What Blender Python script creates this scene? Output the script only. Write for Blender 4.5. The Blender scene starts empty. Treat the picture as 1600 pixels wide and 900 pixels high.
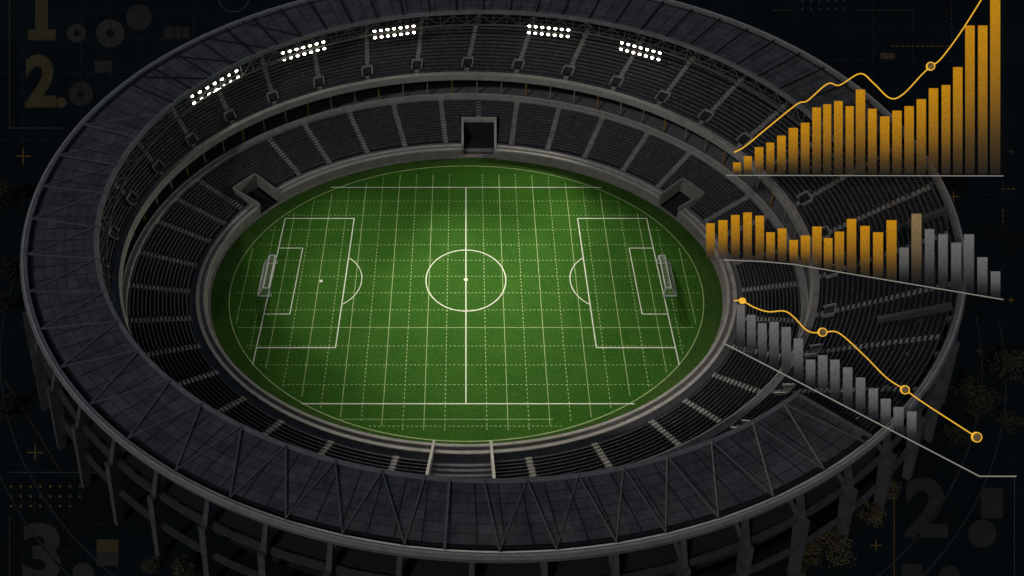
import bpy, math, random
from mathutils import Vector, Matrix
random.seed(7)
C = bpy.context.scene.collection
R = math.radians
PI = math.pi
scn = bpy.context.scene

# ------------------------------------------------------------------ camera
F_PX, PITCH, DIST, PX0, PY0 = 1300.0, R(50), 195.0, 728.0, 440.0
_v = (437 - PY0) / F_PX
FWD = Vector((0, math.cos(PITCH), -math.sin(PITCH)))
UP = Vector((0, math.sin(PITCH), math.cos(PITCH)))
CAM = -DIST * (FWD - _v * UP)
cd = bpy.data.cameras.new('camera')
cam = bpy.data.objects.new('camera', cd)
C.objects.link(cam)
cam.location = CAM
cam.rotation_euler = (PI / 2 - PITCH, 0, 0)
cd.sensor_width = 36
cd.lens = 36 * F_PX / 1600
cd.shift_x = (800 - PX0) / 1600
cd.shift_y = (PY0 - 450) / 1600
cd.clip_start = 1
cd.clip_end = 6000
scn.camera = cam

# ------------------------------------------------------------------ night sky, moon, exposure
MOON_EL, MOON_AZ = R(44), R(-146)          # azimuth measured from +Y towards +X
w = bpy.data.worlds.new('World')
scn.world = w
w.use_nodes = True
nt = w.node_tree
nt.nodes.clear()
sky = nt.nodes.new('ShaderNodeTexSky')
sky.sky_type = 'NISHITA'
sky.sun_disc = False
sky.sun_elevation = MOON_EL
sky.sun_rotation = MOON_AZ
bg = nt.nodes.new('ShaderNodeBackground')
bg.inputs['Strength'].default_value = 0.0195
wo = nt.nodes.new('ShaderNodeOutputWorld')
nt.links.new(sky.outputs[0], bg.inputs[0])
nt.links.new(bg.outputs[0], wo.inputs[0])
sd = bpy.data.lights.new('sun', 'SUN')
sd.energy = 0.46
sd.angle = R(3)
sd.color = (1.0, 0.98, 0.955)
sun = bpy.data.objects.new('sun', sd)
C.objects.link(sun)
_sd = Vector((math.sin(MOON_AZ) * math.cos(MOON_EL), math.cos(MOON_AZ) * math.cos(MOON_EL), math.sin(MOON_EL)))
sun.rotation_euler = (-_sd).to_track_quat('-Z', 'Y').to_euler()
scn.view_settings.view_transform = 'Standard'
scn.view_settings.look = 'None'
scn.view_settings.exposure = 0
scn.view_settings.gamma = 1
scn.cycles.use_denoising = True
scn.cycles.max_bounces = 6
scn.cycles.transparent_max_bounces = 16

# ------------------------------------------------------------------ helpers
def on_plane(x, y, z=0.0):
    """Where the photo's pixel meets the level z."""
    d = FWD + Vector(((x - PX0) / F_PX, 0, 0)) - (y - PY0) / F_PX * UP
    return CAM + d * ((z - CAM.z) / d.z)


class MB:
    def __init__(self):
        self.v, self.f, self.uv = [], [], {}

    def quad(self, *pts, uv=None):
        n = len(self.v)
        self.v += [tuple(p) for p in pts]
        self.f.append(tuple(range(n, n + len(pts))))
        if uv:
            self.uv[len(self.f) - 1] = uv

    def hexa(self, a, b, c, d, e, f, g, h):
        """box of eight corners: a b c d bottom loop, e f g h top loop"""
        n = len(self.v)
        self.v += [tuple(p) for p in (a, b, c, d, e, f, g, h)]
        for q in ((3, 2, 1, 0), (4, 5, 6, 7), (0, 1, 5, 4), (1, 2, 6, 5), (2, 3, 7, 6), (3, 0, 4, 7)):
            self.f.append(tuple(n + i for i in q))

    def box(self, x0, x1, y0, y1, z0, z1):
        self.hexa((x0, y0, z0), (x1, y0, z0), (x1, y1, z0), (x0, y1, z0), (x0, y0, z1), (x1, y0, z1), (x1, y1, z1), (x0, y1, z1))

    def bar(self, p, q, wd, ht=None, up=Vector((0, 0, 1)), wd2=None, ht2=None):
        p, q = Vector(p), Vector(q)
        ht = wd if ht is None else ht
        wd2 = wd if wd2 is None else wd2
        ht2 = ht if ht2 is None else ht2
        d = (q - p).normalized()
        s = d.cross(up)
        if s.length < 1e-4:
            s = d.cross(Vector((1, 0, 0)))
        s.normalize()
        u = s.cross(d)
        A = [p + s * a * wd / 2 + u * b * ht / 2 for a, b in ((-1, -1), (1, -1), (1, 1), (-1, 1))]
        B = [q + s * a * wd2 / 2 + u * b * ht2 / 2 for a, b in ((-1, -1), (1, -1), (1, 1), (-1, 1))]
        self.hexa(*A, *B)

    def tube(self, pts, r, n=6, cap=True, radii=None):
        pts = [Vector(p) for p in pts]
        base = len(self.v)
        for i, p in enumerate(pts):
            a = pts[max(0, i - 1)]
            b = pts[min(len(pts) - 1, i + 1)]
            d = (b - a).normalized()
            s = d.cross(Vector((0, 0, 1)))
            if s.length < 1e-3:
                s = d.cross(Vector((1, 0, 0)))
            s.normalize()
            u = s.cross(d)
            rr = radii[i] if radii else r
            for k in range(n):
                t = 2 * PI * k / n
                self.v.append(tuple(p + (s * math.cos(t) + u * math.sin(t)) * rr))
        for i in range(len(pts) - 1):
            for k in range(n):
                k2 = (k + 1) % n
                self.f.append((base + i * n + k, base + i * n + k2, base + (i + 1) * n + k2, base + (i + 1) * n + k))
        if cap:
            self.f.append(tuple(base + k for k in range(n))[::-1])
            e = base + (len(pts) - 1) * n
            self.f.append(tuple(e + k for k in range(n)))

    def build(self, name, m, parent=None, m2=None, idx=()):
        me = bpy.data.meshes.new(name)
        me.from_pydata(self.v, [], self.f)
        if self.uv:
            ul = me.uv_layers.new(name='UVMap')
            for fi, uvs in self.uv.items():
                for li, q in zip(me.polygons[fi].loop_indices, uvs):
                    ul.data[li].uv = q
        me.materials.append(m)
        if m2:
            me.materials.append(m2)
            for i in idx:
                me.polygons[i].material_index = 1
        me.update()
        o = bpy.data.objects.new(name, me)
        C.objects.link(o)
        if parent:
            o.parent = parent
        return o


def thing(name, label, cat, loc=(0, 0, 0), rot=(0, 0, 0), group=None):
    o = bpy.data.objects.new(name, None)
    C.objects.link(o)
    o.location = loc
    o.rotation_euler = rot
    o.empty_display_size = 0.5
    return tag(o, label, cat, group)


def tag(o, label, cat, group=None):
    o['label'] = label
    o['category'] = cat
    if group:
        o['group'] = group
    return o


def struct(o):
    o['kind'] = 'structure'
    return o


# ------------------------------------------------------------------ materials
def mat(name, col, rough=0.7, var=0.25, scale=0.6, fine=8.0, metal=0.0, bump=0.0, speck=None, spec=0.3):
    """Dull painted or cast surface: colour broken up by two scales of noise, optional pale specks."""
    m = bpy.data.materials.new(name)
    m.use_nodes = True
    t = m.node_tree
    b = t.nodes['Principled BSDF']
    tc = t.nodes.new('ShaderNodeTexCoord')
    n1 = t.nodes.new('ShaderNodeTexNoise')
    n1.inputs['Scale'].default_value = scale
    n1.inputs['Detail'].default_value = 6
    n2 = t.nodes.new('ShaderNodeTexNoise')
    n2.inputs['Scale'].default_value = fine
    n2.inputs['Detail'].default_value = 3
    for n in (n1, n2):
        t.links.new(tc.outputs['Object'], n.inputs['Vector'])
    mx = t.nodes.new('ShaderNodeMath')
    mx.operation = 'ADD'
    t.links.new(n1.outputs['Fac'], mx.inputs[0])
    t.links.new(n2.outputs['Fac'], mx.inputs[1])
    mr = t.nodes.new('ShaderNodeMapRange')
    mr.inputs['From Min'].default_value = 0.6
    mr.inputs['From Max'].default_value = 1.4
    mr.inputs['To Min'].default_value = 1 - var
    mr.inputs['To Max'].default_value = 1 + var
    t.links.new(mx.outputs[0], mr.inputs['Value'])
    mul = t.nodes.new('ShaderNodeVectorMath')
    mul.operation = 'SCALE'
    mul.inputs[0].default_value = col[:3]
    t.links.new(mr.outputs[0], mul.inputs['Scale'])
    out = mul.outputs[0]
    if speck:
        n3 = t.nodes.new('ShaderNodeTexNoise')
        n3.inputs['Scale'].default_value = speck[0]
        n3.inputs['Detail'].default_value = 1
        t.links.new(tc.outputs['Object'], n3.inputs['Vector'])
        m3 = t.nodes.new('ShaderNodeMapRange')
        m3.inputs['From Min'].default_value = speck[1]
        m3.inputs['From Max'].default_value = speck[1] + 0.06
        t.links.new(n3.outputs['Fac'], m3.inputs['Value'])
        mm = t.nodes.new('ShaderNodeMix')
        mm.data_type = 'RGBA'
        t.links.new(m3.outputs[0], mm.inputs['Factor'])
        t.links.new(out, mm.inputs['A'])
        mm.inputs['B'].default_value = (*speck[2], 1)
        out = mm.outputs['Result']
    t.links.new(out, b.inputs['Base Color'])
    b.inputs['Roughness'].default_value = rough
    b.inputs['Metallic'].default_value = metal
    b.inputs['Specular IOR Level'].default_value = spec
    if bump:
        bp = t.nodes.new('ShaderNodeBump')
        bp.inputs['Strength'].default_value = bump
        bp.inputs['Distance'].default_value = 0.1
        t.links.new(n2.outputs['Fac'], bp.inputs['Height'])
        t.links.new(bp.outputs[0], b.inputs['Normal'])
    return m


def glow_mat(name, col, strength):
    m = bpy.data.materials.new(name)
    m.use_nodes = True
    b = m.node_tree.nodes['Principled BSDF']
    b.inputs['Base Color'].default_value = (*col, 1)
    b.inputs['Emission Color'].default_value = (*col, 1)
    b.inputs['Emission Strength'].default_value = strength
    b.inputs['Roughness'].default_value = 0.4
    return m


def bar_mat(name, top, bottom, strength):
    """Lit translucent panel: the coloured film thins out towards the foot of the bar."""
    m = bpy.data.materials.new(name)
    m.use_nodes = True
    t = m.node_tree
    t.nodes.clear()
    out = t.nodes.new('ShaderNodeOutputMaterial')
    tc = t.nodes.new('ShaderNodeTexCoord')
    sp = t.nodes.new('ShaderNodeSeparateXYZ')
    t.links.new(tc.outputs['Generated'], sp.inputs[0])
    cr = t.nodes.new('ShaderNodeValToRGB')
    cr.color_ramp.elements[0].position = 0.0
    cr.color_ramp.elements[0].color = (*bottom, 1)
    cr.color_ramp.elements[1].position = 0.95
    cr.color_ramp.elements[1].color = (*top, 1)
    for pos, f in ((0.22, .14), (0.55, .58)):
        e = cr.color_ramp.elements.new(pos)
        e.color = tuple((1 - f) * a + f * b for a, b in zip(bottom, top)) + (1,)
    t.links.new(sp.outputs['Y'], cr.inputs[0])
    nz = t.nodes.new('ShaderNodeTexNoise')
    nz.inputs['Scale'].default_value = 3.4
    nz.inputs['Detail'].default_value = 5
    nz.inputs['Roughness'].default_value = 0.8
    t.links.new(tc.outputs['Object'], nz.inputs['Vector'])
    mr = t.nodes.new('ShaderNodeMapRange')
    mr.inputs['From Min'].default_value = 0.3
    mr.inputs['From Max'].default_value = 0.7
    mr.inputs['To Min'].default_value = 0.62 * strength
    mr.inputs['To Max'].default_value = 1.38 * strength
    t.links.new(nz.outputs['Fac'], mr.inputs['Value'])
    em = t.nodes.new('ShaderNodeEmission')
    t.links.new(cr.outputs[0], em.inputs[0])
    t.links.new(mr.outputs[0], em.inputs[1])
    tr = t.nodes.new('ShaderNodeBsdfTransparent')
    al = t.nodes.new('ShaderNodeMapRange')
    al.inputs['From Min'].default_value = 0.0
    al.inputs['From Max'].default_value = 0.5
    al.inputs['To Min'].default_value = 0.4
    al.inputs['To Max'].default_value = 0.94
    t.links.new(sp.outputs['Y'], al.inputs['Value'])
    mx = t.nodes.new('ShaderNodeMixShader')
    t.links.new(al.outputs[0], mx.inputs[0])
    t.links.new(tr.outputs[0], mx.inputs[1])
    t.links.new(em.outputs[0], mx.inputs[2])
    t.links.new(mx.outputs[0], out.inputs[0])
    return m


def roof_mat():
    """Dark sheet roofing with standing seams (u) and lap joints (v) read from the mesh's UV."""
    m = mat('roof_sheet', (0.090, 0.091, 0.092), rough=0.62, var=0.45, scale=0.35, fine=5, spec=0.35, bump=0.3)
    t = m.node_tree
    b = t.nodes['Principled BSDF']
    src = b.inputs['Base Color'].links[0].from_socket
    uv = t.nodes.new('ShaderNodeUVMap')
    br = t.nodes.new('ShaderNodeTexBrick')
    br.offset = 0.0
    br.inputs['Scale'].default_value = 1.0
    br.inputs['Brick Width'].default_value = 1.0
    br.inputs['Row Height'].default_value = 1.0
    br.inputs['Mortar Size'].default_value = 0.036
    br.inputs['Mortar Smooth'].default_value = 0.2
    br.inputs['Color1'].default_value = (0.82, 0.82, 0.82, 1)
    br.inputs['Color2'].default_value = (1.12, 1.12, 1.12, 1)
    br.inputs['Mortar'].default_value = (0.2, 0.2, 0.22, 1)
    t.links.new(uv.outputs[0], br.inputs['Vector'])
    mm = t.nodes.new('ShaderNodeMix')
    mm.data_type = 'RGBA'
    mm.blend_type = 'MULTIPLY'
    mm.inputs['Factor'].default_value = 1
    t.links.new(src, mm.inputs['A'])
    t.links.new(br.outputs['Color'], mm.inputs['B'])
    mp = t.nodes.new('ShaderNodeMapping')          # rain streaks down the fall of the roof
    mp.inputs['Scale'].default_value = (5.0, 0.55, 1.0)
    t.links.new(uv.outputs[0], mp.inputs['Vector'])
    sn = t.nodes.new('ShaderNodeTexNoise')
    sn.inputs['Scale'].default_value = 1.0
    sn.inputs['Detail'].default_value = 6
    sn.inputs['Roughness'].default_value = 0.7
    t.links.new(mp.outputs[0], sn.inputs['Vector'])
    sr = t.nodes.new('ShaderNodeMapRange')
    sr.inputs['From Min'].default_value = 0.3
    sr.inputs['From Max'].default_value = 0.7
    sr.inputs['To Min'].default_value = 0.62
    sr.inputs['To Max'].default_value = 1.35
    t.links.new(sn.outputs['Fac'], sr.inputs['Value'])
    m2 = t.nodes.new('ShaderNodeVectorMath')
    m2.operation = 'SCALE'
    t.links.new(mm.outputs['Result'], m2.inputs[0])
    t.links.new(sr.outputs[0], m2.inputs['Scale'])
    t.links.new(m2.outputs[0], b.inputs['Base Color'])
    return m


def grass_mat(name, a, b_, dark):
    m = bpy.data.materials.new(name)
    m.use_nodes = True
    t = m.node_tree
    b = t.nodes['Principled BSDF']
    tc = t.nodes.new('ShaderNodeTexCoord')
    n1 = t.nodes.new('ShaderNodeTexNoise')
    n1.inputs['Scale'].default_value = 0.13
    n1.inputs['Detail'].default_value = 8
    n1.inputs['Roughness'].default_value = 0.7
    n2 = t.nodes.new('ShaderNodeTexNoise')
    n2.inputs['Scale'].default_value = 2.2
    n2.inputs['Detail'].default_value = 6
    n2.inputs['Roughness'].default_value = 0.85
    for n in (n1, n2):
        t.links.new(tc.outputs['Object'], n.inputs['Vector'])
    cr = t.nodes.new('ShaderNodeValToRGB')
    cr.color_ramp.elements[0].position = 0.36
    cr.color_ramp.elements[0].color = (*a, 1)
    cr.color_ramp.elements[1].position = 0.64
    cr.color_ramp.elements[1].color = (*b_, 1)
    t.links.new(n1.outputs['Fac'], cr.inputs[0])
    c2 = t.nodes.new('ShaderNodeValToRGB')
    c2.color_ramp.elements[0].position = 0.38
    c2.color_ramp.elements[0].color = (dark, dark, dark, 1)
    c2.color_ramp.elements[1].position = 0.62
    c2.color_ramp.elements[1].color = (1.25, 1.25, 1.2, 1)
    t.links.new(n2.outputs['Fac'], c2.inputs[0])
    mm = t.nodes.new('ShaderNodeMix')
    mm.data_type = 'RGBA'
    mm.blend_type = 'MULTIPLY'
    mm.inputs['Factor'].default_value = 1
    t.links.new(cr.outputs[0], mm.inputs['A'])
    t.links.new(c2.outputs[0], mm.inputs['B'])
    t.links.new(mm.outputs['Result'], b.inputs['Base Color'])
    b.inputs['Roughness'].default_value = 0.95
    b.inputs['Specular IOR Level'].default_value = 0.1
    bp = t.nodes.new('ShaderNodeBump')
    bp.inputs['Strength'].default_value = 0.5
    bp.inputs['Distance'].default_value = 0.08
    t.links.new(n2.outputs['Fac'], bp.inputs['Height'])
    t.links.new(bp.outputs[0], b.inputs['Normal'])
    return m


M = dict(
    ground=mat('dark_ground', (0.0075, 0.0125, 0.0145), 0.9, 0.5, 0.05, 1.2, spec=0.1),
    turf=grass_mat('pitch_turf', (0.033, 0.128, 0.011), (0.050, 0.152, 0.014), 0.55),
    apron=grass_mat('apron_turf', (0.032, 0.098, 0.012), (0.060, 0.122, 0.020), 0.5),
    line=mat('white_line', (0.82, 0.86, 0.66), 0.8, 0.15, 0.5, 4),
    grid=mat('pale_grid_line', (0.38, 0.52, 0.2), 0.8, 0.35, 0.5, 4),
    roof=roof_mat(),
    rim=mat('rim_metal', (0.20, 0.20, 0.198), 0.5, 0.3, 0.5, 6, spec=0.4),
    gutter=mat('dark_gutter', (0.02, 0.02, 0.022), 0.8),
    rib=mat('roof_rib_metal', (0.135, 0.135, 0.137), 0.5, 0.3, 0.5, 6, spec=0.4),
    truss=mat('truss_metal', (0.14, 0.137, 0.13), 0.5, 0.3, 0.8, 6),
    concrete=mat('parapet_concrete', (0.34, 0.325, 0.30), 0.85, 0.35, 0.5, 5, bump=0.3),
    wallc=mat('pitch_wall_concrete', (0.24, 0.225, 0.205), 0.85, 0.35, 0.5, 5, bump=0.3),
    coping=mat('pale_coping', (0.42, 0.40, 0.37), 0.8, 0.3, 0.6, 5),
    seat=mat('dark_seats', (0.076, 0.079, 0.087), 0.6, 0.6, 0.8, 4, speck=(2.3, 0.66, (0.24, 0.23, 0.2))),
    step=mat('dark_seat_step', (0.017, 0.018, 0.021), 0.7, 0.4, 0.8, 4),
    stair=mat('stair_concrete', (0.29, 0.28, 0.26), 0.85, 0.5, 0.8, 5),
    dark=mat('dark_wall', (0.02, 0.022, 0.026), 0.85),
    floorc=mat('concourse_floor', (0.16, 0.163, 0.168), 0.85),
    column=mat('column_concrete', (0.082, 0.082, 0.08), 0.8, 0.45, 0.5, 5, bump=0.2),
    beam=mat('beam_concrete', (0.055, 0.056, 0.057), 0.8, 0.45, 0.5, 5, bump=0.2),
    ochre=mat('ochre_paint', (0.40, 0.24, 0.03), 0.6),
    lampcase=mat('lamp_housing', (0.08, 0.08, 0.08), 0.5),
    goal=mat('goal_white', (0.75, 0.75, 0.7), 0.5, 0.1),
    bark=mat('bark', (0.06, 0.045, 0.03), 0.9),
    leaf=mat('autumn_leaf', (0.115, 0.092, 0.045), 0.8, 0.6, 1.3, 6),
    leafd=mat('dark_leaf', (0.05, 0.045, 0.026), 0.8, 0.6, 1.3, 6),
    bronze=mat('bronze_paint', (0.098, 0.077, 0.034), 0.8, 0.3, 0.4, 3, spec=0.1),
    ash=mat('ash_paint', (0.058, 0.054, 0.044), 0.8, 0.3, 0.4, 3, spec=0.1),
    dim=mat('dim_paint', (0.044, 0.041, 0.034), 0.8, 0.3, 0.4, 3, spec=0.1),
    goldpaint=mat('gold_paint', (0.25, 0.15, 0.035), 0.7, 0.3, 0.4, 3, spec=0.1),
    greypaint=mat('grey_paint', (0.10, 0.10, 0.095), 0.7, 0.4, 0.4, 3, spec=0.1),
    faint=mat('faint_paint', (0.035, 0.038, 0.038), 0.8, 0.4, 0.4, 3, spec=0.1),
    lamp=glow_mat('lamp_glow', (1.0, 0.92, 0.76), 13.0),
    goldline=glow_mat('gold_line_light', (0.74, 0.385, 0.03), 1.0),
    goldcore=glow_mat('marker_core', (0.085, 0.055, 0.022), 1.0),
    baseline=glow_mat('baseline_light', (0.30, 0.285, 0.24), 0.62),
    goldbar=bar_mat('gold_bar', (0.53, 0.235, 0.008), (0.024, 0.022, 0.016), 0.88),
    tanbar=bar_mat('tan_bar', (0.24, 0.165, 0.075), (0.010, 0.011, 0.012), 0.85),
    greybar=bar_mat('grey_bar', (0.145, 0.14, 0.135), (0.010, 0.011, 0.013), 0.85),
)


class Ell:
    def __init__(self, cx, cy, a, b, z):
        self.p = (cx, cy, a, b, z)

    def at(self, t, dr=0.0, dz=0.0):
        cx, cy, a, b, z = self.p
        return Vector((cx + (a + dr) * math.cos(t), cy + (b + dr) * math.sin(t), z + dz))


def lerp(e, f, s):
    return Ell(*[p + (q - p) * s for p, q in zip(e.p, f.p)])


GRASS = Ell(0.1, -1.0, 59.6, 43.7, 0)
CIRC = Ell(0.1, -1.6, 54.8, 41.0, 0)
WALL = Ell(0.1, -1.2, 61.6, 45.7, 3.0)
LTOP = Ell(-0.4, -2.0, 74.4, 59.8, 8.6)
UFRONT = Ell(0.0, -1.0, 75.9, 60.9, 14.5)
RIN = Ell(4.4, -0.7, 78.2, 65.4, 30.0)
ROUT = Ell(5.2, 0.3, 93.2, 79.5, 31.0)


def ring(mb, e, prof, n=240, t0=0.0, t1=2 * PI):
    """Sweep a closed profile of (dr, dz) round an ellipse."""
    full = abs(t1 - t0 - 2 * PI) < 1e-6
    m = n if full else n + 1
    base = len(mb.v)
    k = len(prof)
    for i in range(m):
        t = t0 + (t1 - t0) * i / n
        for dr, dz in prof:
            mb.v.append(tuple(e.at(t, dr, dz)))
    for i in range(n):
        j = (i + 1) % m
        for q in range(k):
            q2 = (q + 1) % k
            mb.f.append((base + i * k + q, base + j * k + q, base + j * k + q2, base + i * k + q2))
    if not full:
        mb.f.append(tuple(base + q for q in range(k)))
        mb.f.append(tuple(base + n * k + q for q in range(k))[::-1])


def rect(r0, r1, z0, z1):
    return [(r0, z0), (r1, z0), (r1, z1), (r0, z1)]


# ------------------------------------------------------------------ ground and pitch
# the forecourt lies above the pitch: the bowl is sunk into it
FZ = 7.0
g = MB()
FORE = Ell(ROUT.p[0], ROUT.p[1], ROUT.p[2] - 6.2, ROUT.p[3] - 6.2, FZ)
for i in range(180):
    a, b = 2 * PI * i / 180, 2 * PI * (i + 1) / 180
    prev = 0.0
    for e in (0.0, 25.0, 120.0, 600.0, 3000.0):
        if e:
            g.quad(FORE.at(a, prev), FORE.at(a, e), FORE.at(b, e), FORE.at(b, prev))
        prev = e
struct(g.build('ground', M['ground']))
g = MB()
BED = Ell(0, -1, 72, 57, -0.35)
g.quad(*[BED.at(2 * PI * i / 120) for i in range(120)])
struct(g.build('bowl_ground', M['ground']))

p = MB()
n = 180
p.quad(*[GRASS.at(2 * PI * i / n, 0, -0.02) for i in range(n)])
struct(p.build('pitch_apron_ground', M['apron']))
p = MB()
p.quad(*[CIRC.at(2 * PI * i / n, 0, 0) for i in range(n)])
struct(p.build('pitch_ground', M['turf']))


def inside(x, y, k=0.985):
    cx, cy, a, b, z = CIRC.p
    return ((x - cx) / (a * k)) ** 2 + ((y - cy) / (b * k)) ** 2 < 1


def flat(mb, p, q, wd, z):
    p, q = Vector((p[0], p[1], z)), Vector((q[0], q[1], z))
    d = (q - p).normalized()
    s = Vector((-d.y, d.x, 0)) * wd / 2
    mb.quad(p - s, q - s, q + s, p + s)


def arc(mb, cx, cy, r, a0, a1, wd, z, n=48, rx=1.0):
    for i in range(n):
        a, b = a0 + (a1 - a0) * i / n, a0 + (a1 - a0) * (i + 1) / n
        mb.quad(*[(cx + (r + o) * math.cos(t) * rx, cy + (r + o) * math.sin(t), z) for t, o in ((a, -wd / 2), (a, wd / 2), (b, wd / 2), (b, -wd / 2))])


LW, LZ = 0.26, 0.016
mk = MB()
flat(mk, (0, 31.2), (0, -33.7), LW, LZ)
flat(mk, (-34.9, 31.2), (35.0, 31.2), LW * 0.8, LZ + 0.004)
flat(mk, (-34.2, -33.8), (35.1, -33.8), LW, LZ + 0.004)
arc(mk, 0, 0, 9.35, 0, 2 * PI, LW, LZ + 0.008, 96)
arc(mk, 0, 0, 0.25, 0, 2 * PI, 0.5, LZ + 0.012, 16)
for s in (-1, 1):
    gx0, gx1 = (45.0 * s, 46.1 * s)
    gl = lambda y: s * (45.15 + (20.0 - y) * 0.020)
    flat(mk, (gl(20.1), 20.1), (gl(-24.1), -24.1), LW, LZ)
    flat(mk, (gl(20.0), 20.0), (s * 27.9, 20.0), LW, LZ + 0.004)
    flat(mk, (gl(-19.5), -19.5), (s * 28.6, -19.5), LW, LZ + 0.004)
    flat(mk, (s * 27.9, 20.1), (s * 28.6, -19.6), LW, LZ + 0.008)
    flat(mk, (gl(10), 10), (s * 39.5, 10), LW * .85, LZ + 0.004)
    flat(mk, (gl(-10.2), -10.2), (s * 39.9, -10.2), LW * .85, LZ + 0.004)
    flat(mk, (s * 39.5, 10.1), (s * 39.9, -10.3), LW * .85, LZ + 0.008)
    a = 1.05
    cx, rr = s * 33.0, 8.6
    for i in range(1):
        th0 = math.acos(4.75 / rr)
        if s < 0:
            arc(mk, cx, -0.2, rr, -th0, th0, LW * .85, LZ + 0.012, 32)
        else:
            arc(mk, cx, -0.2, rr, PI - th0, PI + th0, LW * .85, LZ + 0.012, 32)
arc(mk, -33.9, -0.4, 0.2, 0, 2 * PI, 0.4, LZ, 12)
struct(mk.build('pitch_markings', M['line']))

gr = MB()
GX, GY = 4.3, 5.02
for k in range(-13, 14):                      # lines along the pitch's depth, every second one solid
    x = k * GX
    if k == 0:
        continue
    y = -40.0
    if k % 2 == 0:
        while y < 36:
            if inside(x, y) and inside(x, y + 1):
                flat(gr, (x, y), (x, y + 1.0), 0.15, 0.008)
            y += 1.0
    else:
        while y < 36:
            if inside(x, y) and inside(x, y + .55):
                flat(gr, (x, y), (x, y + .55), 0.17, 0.008)
            y += 1.05
for k in range(-1, 14):
    y = 26.15 - k * GY
    if k == 12:
        continue
    x = -54.0
    solid = k == 8
    while x < 54:
        L = 1.0 if solid else 0.5
        if inside(x, y) and inside(x + L, y):
            flat(gr, (x, y), (x + L, y), 0.15, 0.012)
        x += 1.0 if solid else 0.95
flat(gr, (-26, -37.5), (18, -37.5), 0.12, 0.012)
struct(gr.build('pitch_grid_markings', M['grid']))
bl = MB()
for i in range(240):
    a, b = 2 * PI * i / 240, 2 * PI * (i + 1) / 240
    bl.quad(CIRC.at(a, -.1, .006), CIRC.at(a, .12, .006), CIRC.at(b, .12, .006), CIRC.at(b, -.1, .006))
struct(bl.build('pitch_boundary_marking', M['grid']))

# ------------------------------------------------------------------ stadium
ST = thing('stadium', 'vast dark oval football stadium with charcoal ring roof around the lit green pitch', 'stadium')


def rb(name, e, prof, m, n=240, t0=0.0, t1=2 * PI):
    mb = MB()
    ring(mb, e, prof, n, t0, t1)
    return mb.build(name, m, ST)


def D(x):
    return R(x)


# pitch wall with pale coping, gaps where the tunnel and the sunken stairs open
TUN = (R(82.3), R(91.1))
CORN = [(R(142.3), R(149.3)), (R(28.6), R(35.6))]
def gaps_ring(e, prof, name, m):
    cuts = sorted([TUN] + CORN)
    t = 0.0
    mb = MB()
    segs = []
    cur = cuts[0][1]
    for a, b in cuts[1:]:
        segs.append((cur, a))
        cur = b
    segs.append((cur, cuts[0][0] + 2 * PI))
    for a, b in segs:
        ring(mb, e, prof, max(8, int((b - a) * 40)), a, b)
    return mb.build(name, m, ST)


gaps_ring(WALL, rect(-1.9, 0.0, -3.0, -0.35), 'pitch_wall', M['wallc'])
gaps_ring(WALL, rect(-2.0, -1.45, -0.35, 0.05), 'coping', M['coping'])
gaps_ring(WALL, rect(-0.55, 0.1, -0.35, 0.05), 'coping', M['coping'])
kb = MB()
ring(kb, GRASS, rect(-0.35, 0.25, -0.3, 0.25), 200, TUN[1], TUN[0] + 2 * PI)
kb.build('kerb', M['wallc'], ST)
# parapets at the back of the lower tier and the front of the upper tier
rb('lower_parapet', LTOP, rect(0.1, 1.5, -2.0, -0.25), M['concrete'])
rb('upper_parapet', UFRONT, rect(-1.5, 0.0, -1.05, 0.6), M['concrete'])
# thin rail lines on both parapets
rb('parapet_rail', LTOP, rect(1.2, 1.4, -0.25, 0.0), M['coping'])
rb('parapet_rail', UFRONT, rect(-1.45, -1.25, 0.6, 0.85), M['coping'])

# concourse between the tiers: floor, back wall, posts
rb('concourse_floor', LTOP, rect(1.5, 12.0, -1.9, -1.6), M['floorc'])
rb('concourse_wall', LTOP, rect(8.0, 8.4, -1.6, 5.6), M['dark'])
for i in range(72):
    t = 2 * PI * (i + .5) / 72
    mb = MB()
    mb.bar(LTOP.at(t, 2.9, -1.6), LTOP.at(t, 2.5, 1.6), 0.28)
    mb.bar(LTOP.at(t, 2.5, 1.6), LTOP.at(t, 1.9, 4.9), 0.28)
    mb.build('concourse_post', M['ochre'] if i % 3 == 0 else M['stair'], ST)

# ---- tiers
LOW0 = Ell(*[*WALL.p[:4], 2.6])
LOW0.p = (WALL.p[0], WALL.p[1], WALL.p[2] + 1.6, WALL.p[3] + 1.6, 2.4)
LOW1 = Ell(*LTOP.p[:4], 7.0)
UP0 = Ell(UFRONT.p[0], UFRONT.p[1], UFRONT.p[2], UFRONT.p[3], 14.2)
UP1 = Ell(5.0, 1.3, 92.4, 77.8, 28.6)


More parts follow.
